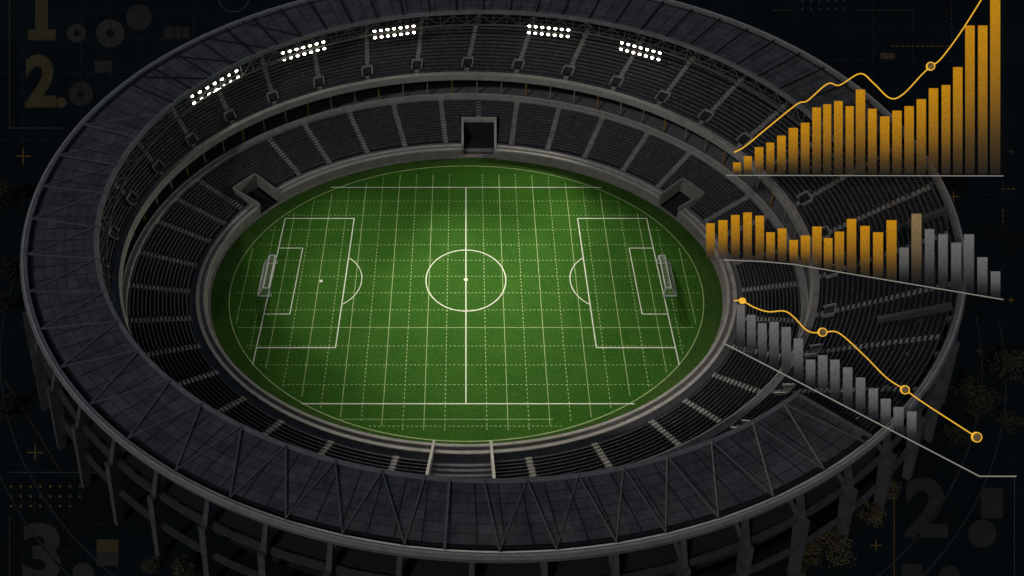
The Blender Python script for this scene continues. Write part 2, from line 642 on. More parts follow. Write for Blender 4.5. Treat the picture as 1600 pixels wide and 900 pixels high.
def tier_block(mb, e0, e1, rows, t0, t1, s0=0.0):
    n = max(2, int(round((t1 - t0) / R(1.3))))
    ls = [lerp(e0, e1, k / rows) for k in range(rows + 1)]
    h = (e1.p[4] - e0.p[4]) / rows
    for k in range(int(round(s0 * rows)), rows):
        for i in range(n):
            a, b = t0 + (t1 - t0) * i / n, t0 + (t1 - t0) * (i + 1) / n
            lo, hi = ls[k], ls[k + 1]
            p0, p1 = lo.at(a), lo.at(b)
            q0, q1 = hi.at(a), hi.at(b)
            z = lo.p[4] + h
            tz = lambda p: Vector((p.x, p.y, z))
            mb.quad(p0, p1, tz(p1), tz(p0))                       # riser
            mb.quad(tz(p0), tz(p1), Vector((q1.x, q1.y, z)), Vector((q0.x, q0.y, z)))   # tread
            # bench of tip-up seats
            f = lambda s, tt: lo.at(tt) + (hi.at(tt) - lo.at(tt)) * s
            def at(s, tt, dz):
                v = f(s, tt)
                return Vector((v.x, v.y, z + dz))
            aa, bb = a, b
            mb.hi = getattr(mb, 'hi', [])
            mb.hi += range(len(mb.f), len(mb.f) + 6)
            mb.hexa(at(.58, aa, 0.02), at(.58, bb, 0.02), at(.82, bb, 0.02), at(.82, aa, 0.02),
                    at(.64, aa, .62), at(.64, bb, .62), at(.78, bb, .62), at(.78, aa, .62))


def aisle(mb, e0, e1, rows, tc, half, s0=0.0):
    """stepped gangway, two treads per row of seats, dark gaps between them"""
    for k in range(int(s0 * rows), rows):
        for u0, u1 in ((0.0, .58),):
            lo, hi = lerp(e0, e1, (k + u0) / rows), lerp(e0, e1, (k + u1) / rows)
            z = lerp(e0, e1, (k + 1) / rows).p[4] + .12 + u0 * .5
            dt = half / math.hypot(lo.p[2] * math.sin(tc), lo.p[3] * math.cos(tc))
            P = [lo.at(tc - dt), hi.at(tc - dt), hi.at(tc + dt), lo.at(tc + dt)]
            mb.hexa(*[Vector((q.x, q.y, lo.p[4] - .3)) for q in P], *[Vector((q.x, q.y, z)) for q in P])


low_aisles = [5, 15, 22, 39.5, 50, 60.5, 70, 79, 95, 105, 114.5, 124.5, 133, 152, 159, 166.5, 176, 185.5, 195, 204.5, 214,
              224, 234, 245, 257.5, 281, 293.5, 306, 315, 325, 335, 345, 355]
low_cuts = [(R(a), 'aisle') for a in low_aisles]
ROWS_L, ROWS_U = 15, 25
events = sorted(low_aisles + [])
NEAR = (R(263.9), R(274.6))


def half_angle(e, t, wd):
    return wd / math.hypot(e.p[2] * math.sin(t), e.p[3] * math.cos(t))


def add_block(t0, t1, e0, e1, rows, s0=0.0):
    mb = MB()
    tier_block(mb, e0, e1, rows, t0, t1, s0)
    mb.build('seating_block', M['step'], ST, M['seat'], mb.hi)


mid_low = lerp(LOW0, LOW1, 0.5)
AW = 0.72
bounds = []
for i, a in enumerate(low_aisles):
    b = low_aisles[(i + 1) % len(low_aisles)] + (360 if i == len(low_aisles) - 1 else 0)
    t0 = R(a) + half_angle(mid_low, R(a), AW)
    t1 = R(b) - half_angle(mid_low, R(b), AW)
    segs = [(t0, t1, 0.0)]
    for (c0, c1), s in [(CORN[0], .34), (CORN[1], .34), (TUN, .62)]:
        new = []
        for (x, y, s0) in segs:
            if c0 < y and c1 > x and s0 == 0.0:
                if c0 > x:
                    new.append((x, c0, 0.0))
                new.append((max(c0, x), min(c1, y), s))
                if c1 < y:
                    new.append((c1, y, 0.0))
            else:
                new.append((x, y, s0))
        segs = new
    if t0 < NEAR[0] < t1:
        segs = [(t0, NEAR[0] - .006, 0), (NEAR[1] + .006, t1, 0)]
    for x, y, s0 in segs:
        add_block(x, y, LOW0, LOW1, ROWS_L, s0)
for a, s0 in [(a, 0) for a in low_aisles] + [(87, .64)]:
    mb = MB()
    aisle(mb, LOW0, LOW1, ROWS_L, R(a), .65, s0)
    mb.build('aisle_stair', M['stair'], ST)
# walkway at the foot of the lower tier
gaps_ring(WALL, rect(0.0, 1.75, -1.2, -0.75), 'front_walkway', M['floorc'])

up_aisles = [i * 10 for i in range(36)]
mid_up = lerp(UP0, UP1, 0.35)
for i, a in enumerate(up_aisles):
    t0, t1 = R(a), R(a + 10)
    add_block(t0 + half_angle(mid_up, t0, .66), t1 - half_angle(mid_up, t1, .66), UP0, UP1, ROWS_U)
for a in up_aisles:
    mb = MB()
    aisle(mb, UP0, UP1, ROWS_U, R(a), .58, 0.0)
    mb.build('aisle_stair', M['stair'], ST)
    # stair mouth with low side walls at the foot of each gangway
    t = R(a)
    e0, e1 = lerp(UP0, UP1, .05), lerp(UP0, UP1, .145)
    h0 = half_angle(UP0, t, 1.3)
    mb = MB()
    up = Vector((0, 0, 1))
    for s in (-1, 1):
        mb.bar(e0.at(t + s * h0, 0, 1.0), e1.at(t + s * h0, 0, .9), .22, 1.0)
    mb.bar(e1.at(t - h0, 0, .9), e1.at(t + h0, 0, .9), .22, 1.0)
    v = mb.build('stair_mouth', M['stair'], ST)
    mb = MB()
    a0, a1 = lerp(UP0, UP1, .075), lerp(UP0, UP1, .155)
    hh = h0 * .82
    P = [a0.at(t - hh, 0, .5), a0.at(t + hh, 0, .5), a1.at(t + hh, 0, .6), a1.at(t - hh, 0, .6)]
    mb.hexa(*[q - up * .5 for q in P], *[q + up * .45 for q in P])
    mb.build('opening_shade', M['gutter'], v)  # solid near-black block, its colour stands in for shade inside the stairway

# radial fin walls in the part of the upper tier that has no roof
for a in (-25, -6):
    mb = MB()
    t = R(a)
    mb.bar(lerp(UP0, UP1, .5).at(t, 0, 1.2), UP1.at(t, 0, 1.4), .9, 1.4)
    mb.build('fin_wall', M['column'], ST)

# near-side box with wide terraces between two walls
mb = MB()
for k in range(10):
    lo, hi = lerp(LOW0, LOW1, k / 10), lerp(LOW0, LOW1, (k + 1) / 10)
    ts = [NEAR[0] + (NEAR[1] - NEAR[0]) * q / 6 for q in range(7)]
    for a, b in zip(ts, ts[1:]):
        z = lo.p[4] + .1
        P = [lo.at(a), lo.at(b), hi.at(b), hi.at(a)]
        mb.hexa(*[Vector((q.x, q.y, z - 1)) for q in P], *[Vector((q.x, q.y, z)) for q in P])
        P = [lerp(lo, hi, u).at(q) for u, q in ((.6, a), (.6, b), (.95, b), (.95, a))]
        mb.hexa(*[Vector((q.x, q.y, z + .02)) for q in P], *[Vector((q.x, q.y, z + .6)) for q in P])
mb.build('terrace', M['floorc'], ST)
for t in NEAR:
    mb = MB()
    mb.bar(WALL.at(t, -1.6, .2), LOW1.at(t, 0, 1.6), .5, 2.2)
    mb.build('terrace_wall', M['concrete'], ST)

# players' tunnel in the far wall
tx0, tx1, ty0, ty1 = -1.2, 8.2, 44.0, 51.4
mb = MB()
for x in (tx0, tx1 - .6):
    mb.hexa((x, ty0, -.2), (x + .6, ty0, -.2), (x + .6, ty1, -.2), (x, ty1, -.2), (x, ty0, 1.5), (x + .6, ty0, 1.5), (x + .6, ty1, 6.0), (x, ty1, 6.0))
mb.box(tx0, tx1, ty1 + .003, ty1 + .8, 4.9, 6.05)
tun = mb.build('tunnel', M['coping'], ST)
mb = MB()
mb.box(tx0 + .65, tx1 - .65, ty1 - .4, ty1, -.2, 4.9)
mb.box(tx0 + .62, tx0 + .72, ty0 + .4, ty1 - .41, -.2, 1.4)
mb.box(tx1 - .72, tx1 - .62, ty0 + .4, ty1 - .41, -.2, 1.4)
mb.build('tunnel_shade_panels', M['gutter'], tun)  # back and side panels coloured near-black as the shade within the tunnel
mb = MB()
mb.box(tx0 + .73, tx1 - .73, ty0 + .9, ty0 + 2.0, -.2, .35)
mb.box(-4.0, 10.4, ty0 - 1.4, ty0 - .02, -.2, .22)
mb.build('tunnel_step', M['wallc'], tun)
mb = MB()
mb.box(tx0 + .73, tx1 - .73, ty0 + 2.0, ty1 - .42, -.25, .05)
mb.build('tunnel_floor', M['dark'], tun)

# sunken corner stairs that open onto the pitch
for c0, c1 in CORN:
    mb = MB()
    e0, e1 = WALL, lerp(LOW0, LOW1, .33)
    for t in (c0, c1):
        mb.bar(e0.at(t, -1.9, -.9), e1.at(t, 0, -.4), .4, 4.0)
        mb.bar(e0.at(t, -1.95, 1.25), e1.at(t, 0, 1.7), .45, .12)
    mb.bar(e1.at(c0, .3, -.4), e1.at(c1, .3, -.4), .55, 4.2)
    mb.bar(e1.at(c0, .3, 1.77), e1.at(c1, .3, 1.77), .6, .12)
    v = mb.build('corner_entrance', M['wallc'], ST)
    mb = MB()
    for k in range(8):
        lo, hi = lerp(e0, e1, k / 8), lerp(e0, e1, (k + 1) / 8)
        d = .02
        P = [lo.at(c0 + d, -1.5), lo.at(c1 - d, -1.5), hi.at(c1 - d), hi.at(c0 + d)]
        z = .1 + k * .2
        mb.hexa(*[Vector((q.x, q.y, -.2)) for q in P], *[Vector((q.x, q.y, z)) for q in P])
    mb.build('entrance_floor', M['dark'], v)

# ---- roof: sheeted from the right-hand cut right round to the upper right
RT0, RT1 = R(12), R(311)
PIN = Ell(RIN.p[0], RIN.p[1], RIN.p[2] + .6, RIN.p[3] + .6, 30.0)
POUT = Ell(ROUT.p[0], ROUT.p[1], ROUT.p[2] - 2.3, ROUT.p[3] - 2.3, 30.7)
mb = MB()
n, NR = 300, 6
for i in range(n):
    a, b = RT0 + (RT1 - RT0) * i / n, RT0 + (RT1 - RT0) * (i + 1) / n
    for k in range(NR):
        lo, hi = lerp(PIN, POUT, k / NR), lerp(PIN, POUT, (k + 1) / NR)
        ua, ub = math.degrees(a) / 2.6, math.degrees(b) / 2.6
        mb.quad(lo.at(a), hi.at(a), hi.at(b), lo.at(b), uv=[(ua, k), (ua, k + 1), (ub, k + 1), (ub, k)])
        mb.quad(lo.at(a, 0, -.5), lo.at(b, 0, -.5), hi.at(b, 0, -.5), hi.at(a, 0, -.5), uv=[(ua, k), (ub, k), (ub, k + 1), (ua, k + 1)])
roof = mb.build('roof', M['roof'], ST)
mb = MB()
ring(mb, ROUT, rect(-2.3, -1.3, -.9, -.55), 260, RT0, RT1)
mb.build('gutter', M['gutter'], roof)
rb('outer_rim', ROUT, [(-1.3, -.9), (-.1, -1.4), (0.0, -.1), (-.35, .25), (-1.0, .25), (-1.3, .1)], M['rim'], 300)
rb('rim_flashing', ROUT, rect(-.75, -.45, .254, .4), M['coping'], 300)
mb = MB()
ring(mb, RIN, rect(-.15, .6, -.6, .3), 280, RT0, RT1)
mb.build('inner_rim', M['rim'], ST)
# edge truss hung under the inner rim
tr = MB()
NT = 118
ring(tr, RIN, rect(-.6, -.25, -3.7, -3.35), 280, RT0, RT1)
for i in range(NT):
    a, b = RT0 + (RT1 - RT0) * i / NT, RT0 + (RT1 - RT0) * (i + 1) / NT
    tr.bar(RIN.at(a, -.3, -.5), RIN.at(a, -.42, -3.5), .15)
    if i % 2:
        tr.bar(RIN.at(a, -.3, -.6), RIN.at(b, -.42, -3.4), .13)
    else:
        tr.bar(RIN.at(b, -.3, -.6), RIN.at(a, -.42, -3.4), .13)
tr.build('edge_truss', M['truss'], ST)

# braces on the roof: zigzag on the near half and the left, straight ribs on the far half
O = [166.5, 174, 181, 187.8, 194.9, 202, 209, 216, 223, 229.8, 236.7, 243.4, 249.5, 255.2, 261.1, 269.8, 275, 280.6, 285.4, 290.8, 297, 303.5, 309.5]
I_ = [(159, 166), (166, 174), (174, 181.4), (181.4, 189.8), (189.8, 197.4), (197.4, 205), (205, 211.8), (211.8, 218.6), (218.6, 226), (226, 232), (232, 238.6),
      (238.6, 245), (245, 251.4), (251.4, 257.1), (257.1, 262.1), (268.8, 273.7), (273.7, 279.6), (279.6, 285), (285, 290.5), (290.5, 296.5), (296.5, 302.7), (302.7, 308), (308, None)]


def brace(name, ti, to, wd, m='rib'):
    mb = MB()
    mb.bar(RIN.at(R(ti), .3, .38), POUT.at(R(to), .9, .32), wd, .32)
    return mb.build(name, M[m], roof)


for o, (i0, i1) in zip(O, I_):
    brace('diagonal_brace', i0, o, .19)
    if i1:
        brace('diagonal_brace', i1, o, .19)
brace('roof_rib', 264.9, 264.8, .4)
brace('roof_rib', 310.6, 310.6, .5)
a = 15.0
while a < 160:
    brace('roof_rib', a, a, .3, 'gutter')
    a += 5.0
for a in (145, 138, 131, 152):
    brace('diagonal_brace', a - 6, a + 1, .22, 'gutter')

# ---- outer face: dark wall, beams, leaning columns with arms up to the roof rim
rb('outer_wall', ROUT, rect(-6.5, -5.5, -24.6, -8.6), M['dark'], 240)
COLE = Ell(ROUT.p[0], ROUT.p[1], ROUT.p[2], ROUT.p[3], 0)
for z, r0, r1, hh in ((22.8, .6, 1.5, 1.2), (15.5, 2.9, 3.8, 1.0)):
    rb('ring_beam', COLE, rect(r0, r1, z - hh, z), M['beam'], 240)
rb('gallery_floor', COLE, rect(-5.5, 0.08, 14.3, 14.7), M['dark'], 240)
rb('gallery_floor', COLE, rect(-5.5, 0.08, 21.8, 22.2), M['dark'], 240)
for i in range(54):
    t = R(254 + 360 / 54 * i)
    mb = MB()
    dr = Vector((COLE.p[3] * math.cos(t), COLE.p[2] * math.sin(t), 0)).normalized()
    mb.bar(COLE.at(t, 6.3, FZ - .3), COLE.at(t, 1.5, 23.4), 1.0, 1.4, dr, 1.25, 2.3)
    mb.bar(COLE.at(t, 1.6, 22.9), ROUT.at(t, -1.6, -1.3), 1.0, 1.1, dr, .7, .7)
    mb.bar(COLE.at(t, 1.0, 22.9), COLE.at(t, -5.5, 26.5), .6, .6, dr)
    mb.build('column', M['column'], ST)

# ------------------------------------------------------------------ goals
def make_goal(x, s, label):
    t = thing('goal', label, 'goal', (x, 0, 0), (0, 0, 0), 'goals on the pitch')
    W, H, Dp = 5.0, 3.0, 3.1
    fr = MB()
    r = .14
    top = H
    for y in (-W, W):
        fr.tube([(0, y, 0), (0, y, top)], r)
        fr.tube([(0, y, top), (s * 1.3, y, top)], r * .8)
        fr.tube([(s * 1.3, y, top), (s * Dp, y, 0.05)], r * .8)
        fr.tube([(0, y, .1), (s * Dp, y, .1)], r * .8)
    fr.tube([(0, -W, top), (0, W, top)], r)
    fr.tube([(s * 1.3, -W, top), (s * 1.3, W, top)], r * .7)
    fr.tube([(s * Dp, -W, .1), (s * Dp, W, .1)], r * .8)
    fr.build('frame', M['goal'], t)
    nb = MB()
    k = 24
    for i in range(1, k):
        y = -W + 2 * W * i / k
        nb.bar((s * .05, y, top), (s * 1.3, y, top), .035)
        nb.bar((s * 1.3, y, top), (s * Dp, y, .1), .035)
    for q in (.25, .5, .75):
        nb.bar((s * 1.3 * q, -W, top), (s * 1.3 * q, W, top), .035)
    for q in [j / 8 for j in range(1, 8)]:
        xx, zz = s * (1.3 + (Dp - 1.3) * q), top - (top - .1) * q
        nb.bar((xx, -W, zz), (xx, W, zz), .035)
    for y in (-W, W):
        for q in (.2, .4, .6, .8):
            nb.bar((0, y, top * q), (s * (1.3 + (Dp - 1.3) * (1 - q)), y, top * q), .035)
    nb.build('net', M['coping'], t)


make_goal(-44.9, -1, 'white goal with net on the pitch side nearest the seating without charts')
make_goal(45.5, 1, 'white goal with net on the pitch side towards the bar charts')

# ------------------------------------------------------------------ floodlight banks
BANKS = [((300, 152), (369, 112), 'floodlight bank of fourteen lamps tilted steepest, furthest from the bar charts'),
         ((442, 84), (505, 67), 'floodlight bank of fourteen lamps with slight tilt, second from the far-left roof edge'),
         ((585, 50), (646, 42), 'nearly level floodlight bank left of the halfway line under the roof edge'),
         ((827, 42), (888, 48), 'nearly level floodlight bank right of the halfway line under the roof edge'),
         ((972, 68), (1031, 84), 'floodlight bank of fourteen lamps nearest the gold bar charts')]
BEAMS = [(37.8, -83.9, 4.2, 57.7), (6.6, -100, 1.7, 84), (39.9, -110, 8.3, 57.4), (39.9, -65.9, 3.9, 63.1), (-27.0, -12, 2.4, 78)]   # aim x, y, power, cone
for ((xa, ya), (xb, yb), lab), (aimx, aimy, power, cone) in zip(BANKS, BEAMS):
    Z = 27.6
    A, B = on_plane(xa, ya, Z), on_plane(xb, yb, Z)
    mid = (A + B) / 2
    d = (B - A)
    L = d.length
    rz = math.atan2(d.y, d.x)
    t = thing('floodlight_bank', lab, 'floodlight', mid, (0, 0, rz), 'floodlight banks hung from the roof edge')
    fb = MB()
    fb.bar((-L / 2 - .7, .55, .55), (L / 2 + .7, .55, .55), .25)
    fb.bar((-L / 2 - .7, .55, -1.35), (L / 2 + .7, .55, -1.35), .25)
    for i in range(7):
        x = -L / 2 + L * i / 6
        fb.bar((x, .55, 1.9), (x, .55, -1.35), .14)
    for x in (-L * .4, 0, L * .4):
        fb.bar((x, .55, 1.2), (x, 2.4, 2.1), .2)
    fb.build('frame', M['lampcase'], t)
    for r_ in range(2):
        for i in range(7):
            x = -L / 2 + L * i / 6
            z = .5 - r_ * 1.9
            tilt = Vector((0, -.75, -.5)).normalized()
            c = Vector((x, 0, z))
            hb = MB()
            hb.tube([c - tilt * .5, c - tilt * .25, c + tilt * .18], .5, 10, True, [.2, .42, .5])
            h = hb.build('lamp', M['lampcase'], t)
            lb = MB()
            lb.tube([c + tilt * .185, c + tilt * .35, c + tilt * .5], .5, 12, True, [.41, .37, .2])
            lb.build('lens', M['lamp'], h)
    ld = bpy.data.lights.new('floodlight_beam', 'SPOT')
    ld.energy = 47000 * power
    ld.color = (1.0, 0.96, 0.82)
    ld.spot_size = R(cone)
    ld.spot_blend = 1.0
    ld.shadow_soft_size = 2.0
    lo = bpy.data.objects.new('floodlight_beam', ld)
    C.objects.link(lo)
    lo.parent = t
    lo.location = (0, -.9, -.4)
    tgt = Vector((aimx, aimy, 0))
    w_ = mid + Vector((0, 0, -.4))
    q = (tgt - w_).to_track_quat('-Z', 'Y')
    lo.rotation_euler = (Matrix.Rotation(-rz, 3, 'Z') @ q.to_matrix()).to_euler()

# ------------------------------------------------------------------ trees
def tree_mesh(seed, rad, leafm):
    rnd = random.Random(seed)
    H = rad * 1.7
    tk = MB()
    tk.tube([(0, 0, -.3), (.1, .05, H * .35), (.05, -.1, H * .75)], .3, 7, True, [rad * .1, rad * .075, rad * .04])
    ends = []
    for i in range(9):
        a = 2 * PI * i / 9 + rnd.uniform(-.3, .3)
        zz = H * rnd.uniform(.35, .6)
        rr = rad * rnd.uniform(.5, .85)
        e = Vector((rr * math.cos(a), rr * math.sin(a), zz + rad * rnd.uniform(.1, .7)))
        tk.tube([(.08, 0, zz), e * .55 + Vector((0, 0, zz * .42)), e], .1, 5, True, [rad * .045, rad * .03, rad * .012])
        ends.append(e)
    ends += [Vector((rnd.uniform(-.4, .4) * rad, rnd.uniform(-.4, .4) * rad, H * rnd.uniform(.85, 1.05))) for _ in range(5)]
    lf = MB()
    for e in ends:
        cr = rad * rnd.uniform(.26, .42)
        for _ in range(95):
            d = Vector((rnd.gauss(0, 1), rnd.gauss(0, 1), rnd.gauss(0, .8)))
            c = e + d * cr * .52
            s = rnd.uniform(.10, .22)
            nrm = Vector((rnd.uniform(-1, 1), rnd.uniform(-1, 1), rnd.uniform(-.2, 1))).normalized()
            u = nrm.cross(Vector((.3, .5, .8))).normalized() * s
            v = nrm.cross(u).normalized() * s * 1.5
            lf.quad(c - v, c + u, c + v, c - u)
    return tk, lf


protos = {}
for key, sd_, m in (('a', 1, 'leaf'), ('b', 2, 'leaf'), ('c', 3, 'leafd'), ('d', 4, 'leafd')):
    tk, lf = tree_mesh(sd_, 4.0, M[m])
    protos[key] = (tk, lf, M[m])
TREES = [('a', 1292, 862, 30, 'largest round golden-brown tree at the foot of the lower right columns'),
         ('b', 1258, 874, 20, 'small golden-brown tree touching the left side of the largest round tree'),
         ('b', 1352, 812, 20, 'golden-brown tree beside the gold vertical line above the plus mark'),
         ('a', 1379, 774, 19, 'golden-brown tree closest to the top of the large lower right numeral'),
         ('a', 1238, 898, 15, 'small bush-like tree at the bottom picture edge right of the last column'),
         ('b', 293, 893, 18, 'golden-brown tree at the bottom edge right of the numeral three'),
         ('a', 240, 890, 13, 'smallest golden tree at the bottom edge, left of its bigger neighbour'),
         ('c', 1508, 640, 30, 'dark tree right of the stadium rim under the falling gold line'),
         ('d', 1562, 588, 28, 'dark tree at the right edge beneath the small plus mark'),
         ('d', 1484, 688, 20, 'dark low tree just left of the last line marker'),
         ('c', 1567, 668, 18, 'dark tree right of the last round line marker'),
         ('c', 12, 320, 22, 'dark tree at the far left edge below the upper gold plus mark'),
         ('d', 14, 436, 24, 'dark tree at the left edge level with the halfway spot'),
         ('c', 8, 488, 18, 'dark tree at the left edge, lower of the close pair beside the roof'),
         ('d', 12, 650, 20, 'dark tree at the left edge above the lower gold plus mark')]
first = {}
for key, x, y, rpx, lab in TREES:
    base = on_plane(x, y, FZ)
    depth = (base - CAM).dot(FWD)
    sc = rpx * depth / F_PX / 4.0
    t = thing('tree', lab, 'tree', (base.x, base.y, FZ), (0, 0, random.uniform(0, 6.28)), 'trees around the stadium')
    t.scale = (sc, sc, sc)
    tk, lf, lm = protos[key]
    if key not in first:
        first[key] = (tk.build('trunk', M['bark'], t), lf.build('crown', lm, t))
    else:
        for o in first[key]:
            c = o.copy()
            C.objects.link(c)
            c.parent = t

# ------------------------------------------------------------------ light charts leaning back over the far stands
def chart_frame(depth, x, y):
    """world point of a pixel at that distance, and metres per pixel there"""
    k = depth / F_PX
    return CAM + FWD * depth + Vector((1, 0, 0)) * (x - PX0) * k - UP * (y - PY0) * k, k


ROT = (PI / 2 - PITCH, 0, 0)


def chart(depth, bars, base, label, foot):
    (x0, y0) = base[0]
    o, k = chart_frame(depth, x0, y0)
    t = thing('bar_chart', label, 'bar chart', o, ROT, 'bar charts beside the pitch')
    L = lambda x, y, z=0: ((x - x0) * k, -(y - y0) * k, z)
    for i, (xa, xb, yt, m) in enumerate(bars):
        yb = foot((xa + xb) / 2)
        mb = MB()
        (ax, ay, _), (bx, by, _) = L(xa + .5, yb), L(xb - .5, yt)
        mb.box(ax, bx, ay, by, -.12, .12)
        b = mb.build('bar', M[m], t)
        b.modifiers.new('bevel', 'BEVEL').width = .04
    mb = MB()
    mb.tube([L(x, y, .1) for x, y in base], .09, 6)
    mb.build('baseline', M['baseline'], t)
    return t


def smooth(pts, n=8):
    out = []
    for i in range(len(pts) - 1):
        p0, p1, p2, p3 = [Vector(pts[max(0, min(len(pts) - 1, j))]) for j in (i - 1, i, i + 1, i + 2)]
        for s in range(n):
            u = s / n
            out.append(.5 * ((2 * p1) + (p2 - p0) * u + (2 * p0 - 5 * p1 + 4 * p2 - p3) * u * u + (3 * p1 - p0 - 3 * p2 + p3) * u ** 3))
    out.append(Vector(pts[-1]))
    return out


def line_graph(depth, pts, marks, label):
    x0, y0 = pts[0]
    o, k = chart_frame(depth, x0, y0)
    t = thing('line_graph', label, 'line graph', o, ROT, 'line graphs above the bar charts')
    L = lambda p, z=0: Vector(((p[0] - x0) * k, -(p[1] - y0) * k, z))
    mb = MB()
    mb.tube([L(p) for p in smooth(pts)], 0.98 * k, 8)
    mb.build('curve', M['goldline'], t)
    for x, y, r, solid in marks:
        c = L((x, y))
        mb = MB()
        n = 28
        ri = 0.0 if solid else r - 1.5
        if solid:
            mb.tube([c + Vector((0, 0, -.14)), c + Vector((0, 0, .14))], r * k, n)
        else:
            base = len(mb.v)
            prof = [(r, -.13), (r, .13), (ri, .13), (ri, -.13)]
            for i in range(n):
                a = 2 * PI * i / n
                for rr, z in prof:
                    mb.v.append((c.x + rr * k * math.cos(a), c.y + rr * k * math.sin(a), z))
            for i in range(n):
                for q in range(4):
                    j, q2 = (i + 1) % n, (q + 1) % 4
                    mb.f.append((base + i * 4 + q, base + j * 4 + q, base + j * 4 + q2, base + i * 4 + q2))
        mk_ = mb.build('marker', M['goldline'], t)
        if not solid:
            mb = MB()
            mb.tube([c + Vector((0, 0, -.12)), c + Vector((0, 0, .115))], ri * k, n)
            mb.build('marker_disc', M['goldcore'], mk_)


B1 = [(1145, 1158, 254), (1162, 1175, 244), (1179, 1193, 230), (1197, 1210, 223), (1214, 1228, 212), (1232, 1247, 200), (1251, 1265, 192), (1269, 1283, 168),
      (1286, 1299, 163), (1303, 1317, 158), (1321, 1334, 166), (1337, 1352, 140), (1356, 1370, 170), (1375, 1390, 182), (1394, 1409, 173), (1413, 1428, 166),
      (1432, 1447, 155), (1451, 1466, 138), (1471, 1485, 133), (1489, 1504, 105), (1508, 1523, 40), (1528, 1543, 40), (1547, 1563, -12)]
chart(164, [(*b, 'goldbar') for b in B1], [(1135, 274), (1567, 275)], 'tallest all gold bar chart rising on a level line', lambda x: 272)
line_graph(162, [(1147, 238), (1165, 228), (1200, 199), (1245, 163), (1262, 157), (1293, 131), (1312, 133), (1344, 115), (1365, 130), (1390, 153), (1410, 148),
                 (1440, 117), (1454, 104), (1470, 92), (1500, 52), (1533, 0), (1546, -22)], [(1454, 103.5, 6.8, False)],
           'rising gold curve with one round marker above the tallest gold bars')
B2 = [(1103, 1117, 349), (1122, 1137, 344), (1142, 1156, 336), (1161, 1175, 332), (1180, 1194, 337), (1197, 1211, 363), (1215, 1229, 357), (1233, 1247, 375),
      (1251, 1266, 368), (1269, 1284, 354), (1287, 1301, 372), (1304, 1319, 362), (1323, 1338, 342), (1344, 1359, 353), (1364, 1380, 363), (1385, 1401, 344),
      (1405, 1420, 387), (1424, 1440, 334), (1445, 1460, 358), (1466, 1481, 366), (1486, 1502, 379), (1506, 1522, 366), (1527, 1543, 402), (1548, 1563, 424)]


def foot2(x):
    return 405 + max(0, x - 1130) * .04 if x < 1240 else 411.5 + (x - 1240) * .1715


M2 = ['goldbar'] * 16 + ['greybar', 'tanbar'] + ['greybar'] * 6
chart(146, [(*b, m) for b, m in zip(B2, M2)], [(1130, 406), (1190, 408.5), (1240, 413), (1400, 440), (1567, 468)],
      'middle bar chart turning from gold to grey on a sloping line', foot2)
B3 = [(1151, 1164, 476), (1167, 1181, 492), (1184, 1198, 505), (1202, 1217, 503), (1221, 1236, 511), (1240, 1255, 529), (1259, 1274, 562), (1278, 1293, 555),
      (1297, 1312, 562), (1317, 1332, 574), (1337, 1352, 590), (1357, 1372, 607), (1376, 1392, 623), (1396, 1412, 636), (1417, 1432, 643)]
M3 = ['tanbar' if i in () else 'greybar' for i in range(15)]
chart(123, [(*b, m) for b, m in zip(B3, M3)], [(1132, 537), (1200, 572), (1530, 744), (1587, 744)],
      'grey bar chart stepping down on a steep slanting line', lambda x: 535 + (x - 1132) * .52)
line_graph(121, [(1147, 470), (1160, 470), (1178, 480), (1200, 487), (1225, 486), (1240, 495), (1262, 517), (1285, 520), (1310, 520), (1350, 555), (1385, 590),
                 (1414, 609), (1450, 634), (1526, 683)], [(1160, 470, 5, True), (1285, 519, 7, False), (1414, 609, 7, False), (1526, 683, 8, False)],
           'falling gold curve with four round markers above the grey bars')

# ------------------------------------------------------------------ marks painted on the dark ground
GZ = FZ + .03


def gp(x, y, dz=0.0):
    return on_plane(x, y, GZ + dz)


def painted(name, mb, m, label, cat, group=None):
    """mesh given in world coordinates, moved to its own centre"""
    c = sum((Vector(v) for v in mb.v), Vector()) / len(mb.v)
    c.z = GZ
    mb.v = [tuple(Vector(v) - c) for v in mb.v]
    o = mb.build(name, m)
    o.location = c
    return tag(o, label, cat, group)


def slab(mb, pts, dz=0.0):
    mb.quad(*[gp(x, y, dz) for x, y in pts][::-1])


def gline(mb, x0, y0, x1, y1, wd=1.2, dash=None, dz=0.0):
    d = math.hypot(x1 - x0, y1 - y0)
    ux, uy = (x1 - x0) / d, (y1 - y0) / d
    s = 0.0
    while s < d:
        e = min(d, s + (dash[0] if dash else d))
        a, b = (x0 + ux * s, y0 + uy * s), (x0 + ux * e, y0 + uy * e)
        nx, ny = -uy * wd / 2, ux * wd / 2
        slab(mb, [(a[0] - nx, a[1] - ny), (b[0] - nx, b[1] - ny), (b[0] + nx, b[1] + ny), (a[0] + nx, a[1] + ny)], dz)
        s = e + (dash[1] if dash else 1)


def numeral(ch, x0, x1, y0, y1, m, label):
    cu = bpy.data.curves.new('numeral_curve', 'FONT')
    cu.body = ch
    cu.offset = 0.04
    cu.resolution_u = 8
    tmp = bpy.data.objects.new('numeral_curve', cu)
    C.objects.link(tmp)
    dg = bpy.context.evaluated_depsgraph_get()
    me = bpy.data.meshes.new_from_object(tmp.evaluated_get(dg))
    bpy.data.objects.remove(tmp)
    xs = [v.co.x for v in me.vertices]
    ys = [v.co.y for v in me.vertices]
    mb = MB()
    for v in me.vertices:
        u = (v.co.x - min(xs)) / (max(xs) - min(xs))
        q = (v.co.y - min(ys)) / (max(ys) - min(ys))
        mb.v.append(tuple(gp(x0 + (x1 - x0) * u, y1 + (y0 - y1) * q)))
    mb.f = [tuple(p_.vertices) for p_ in me.polygons]
    painted('numeral', mb, m, label, 'numeral', 'numerals painted on the ground')


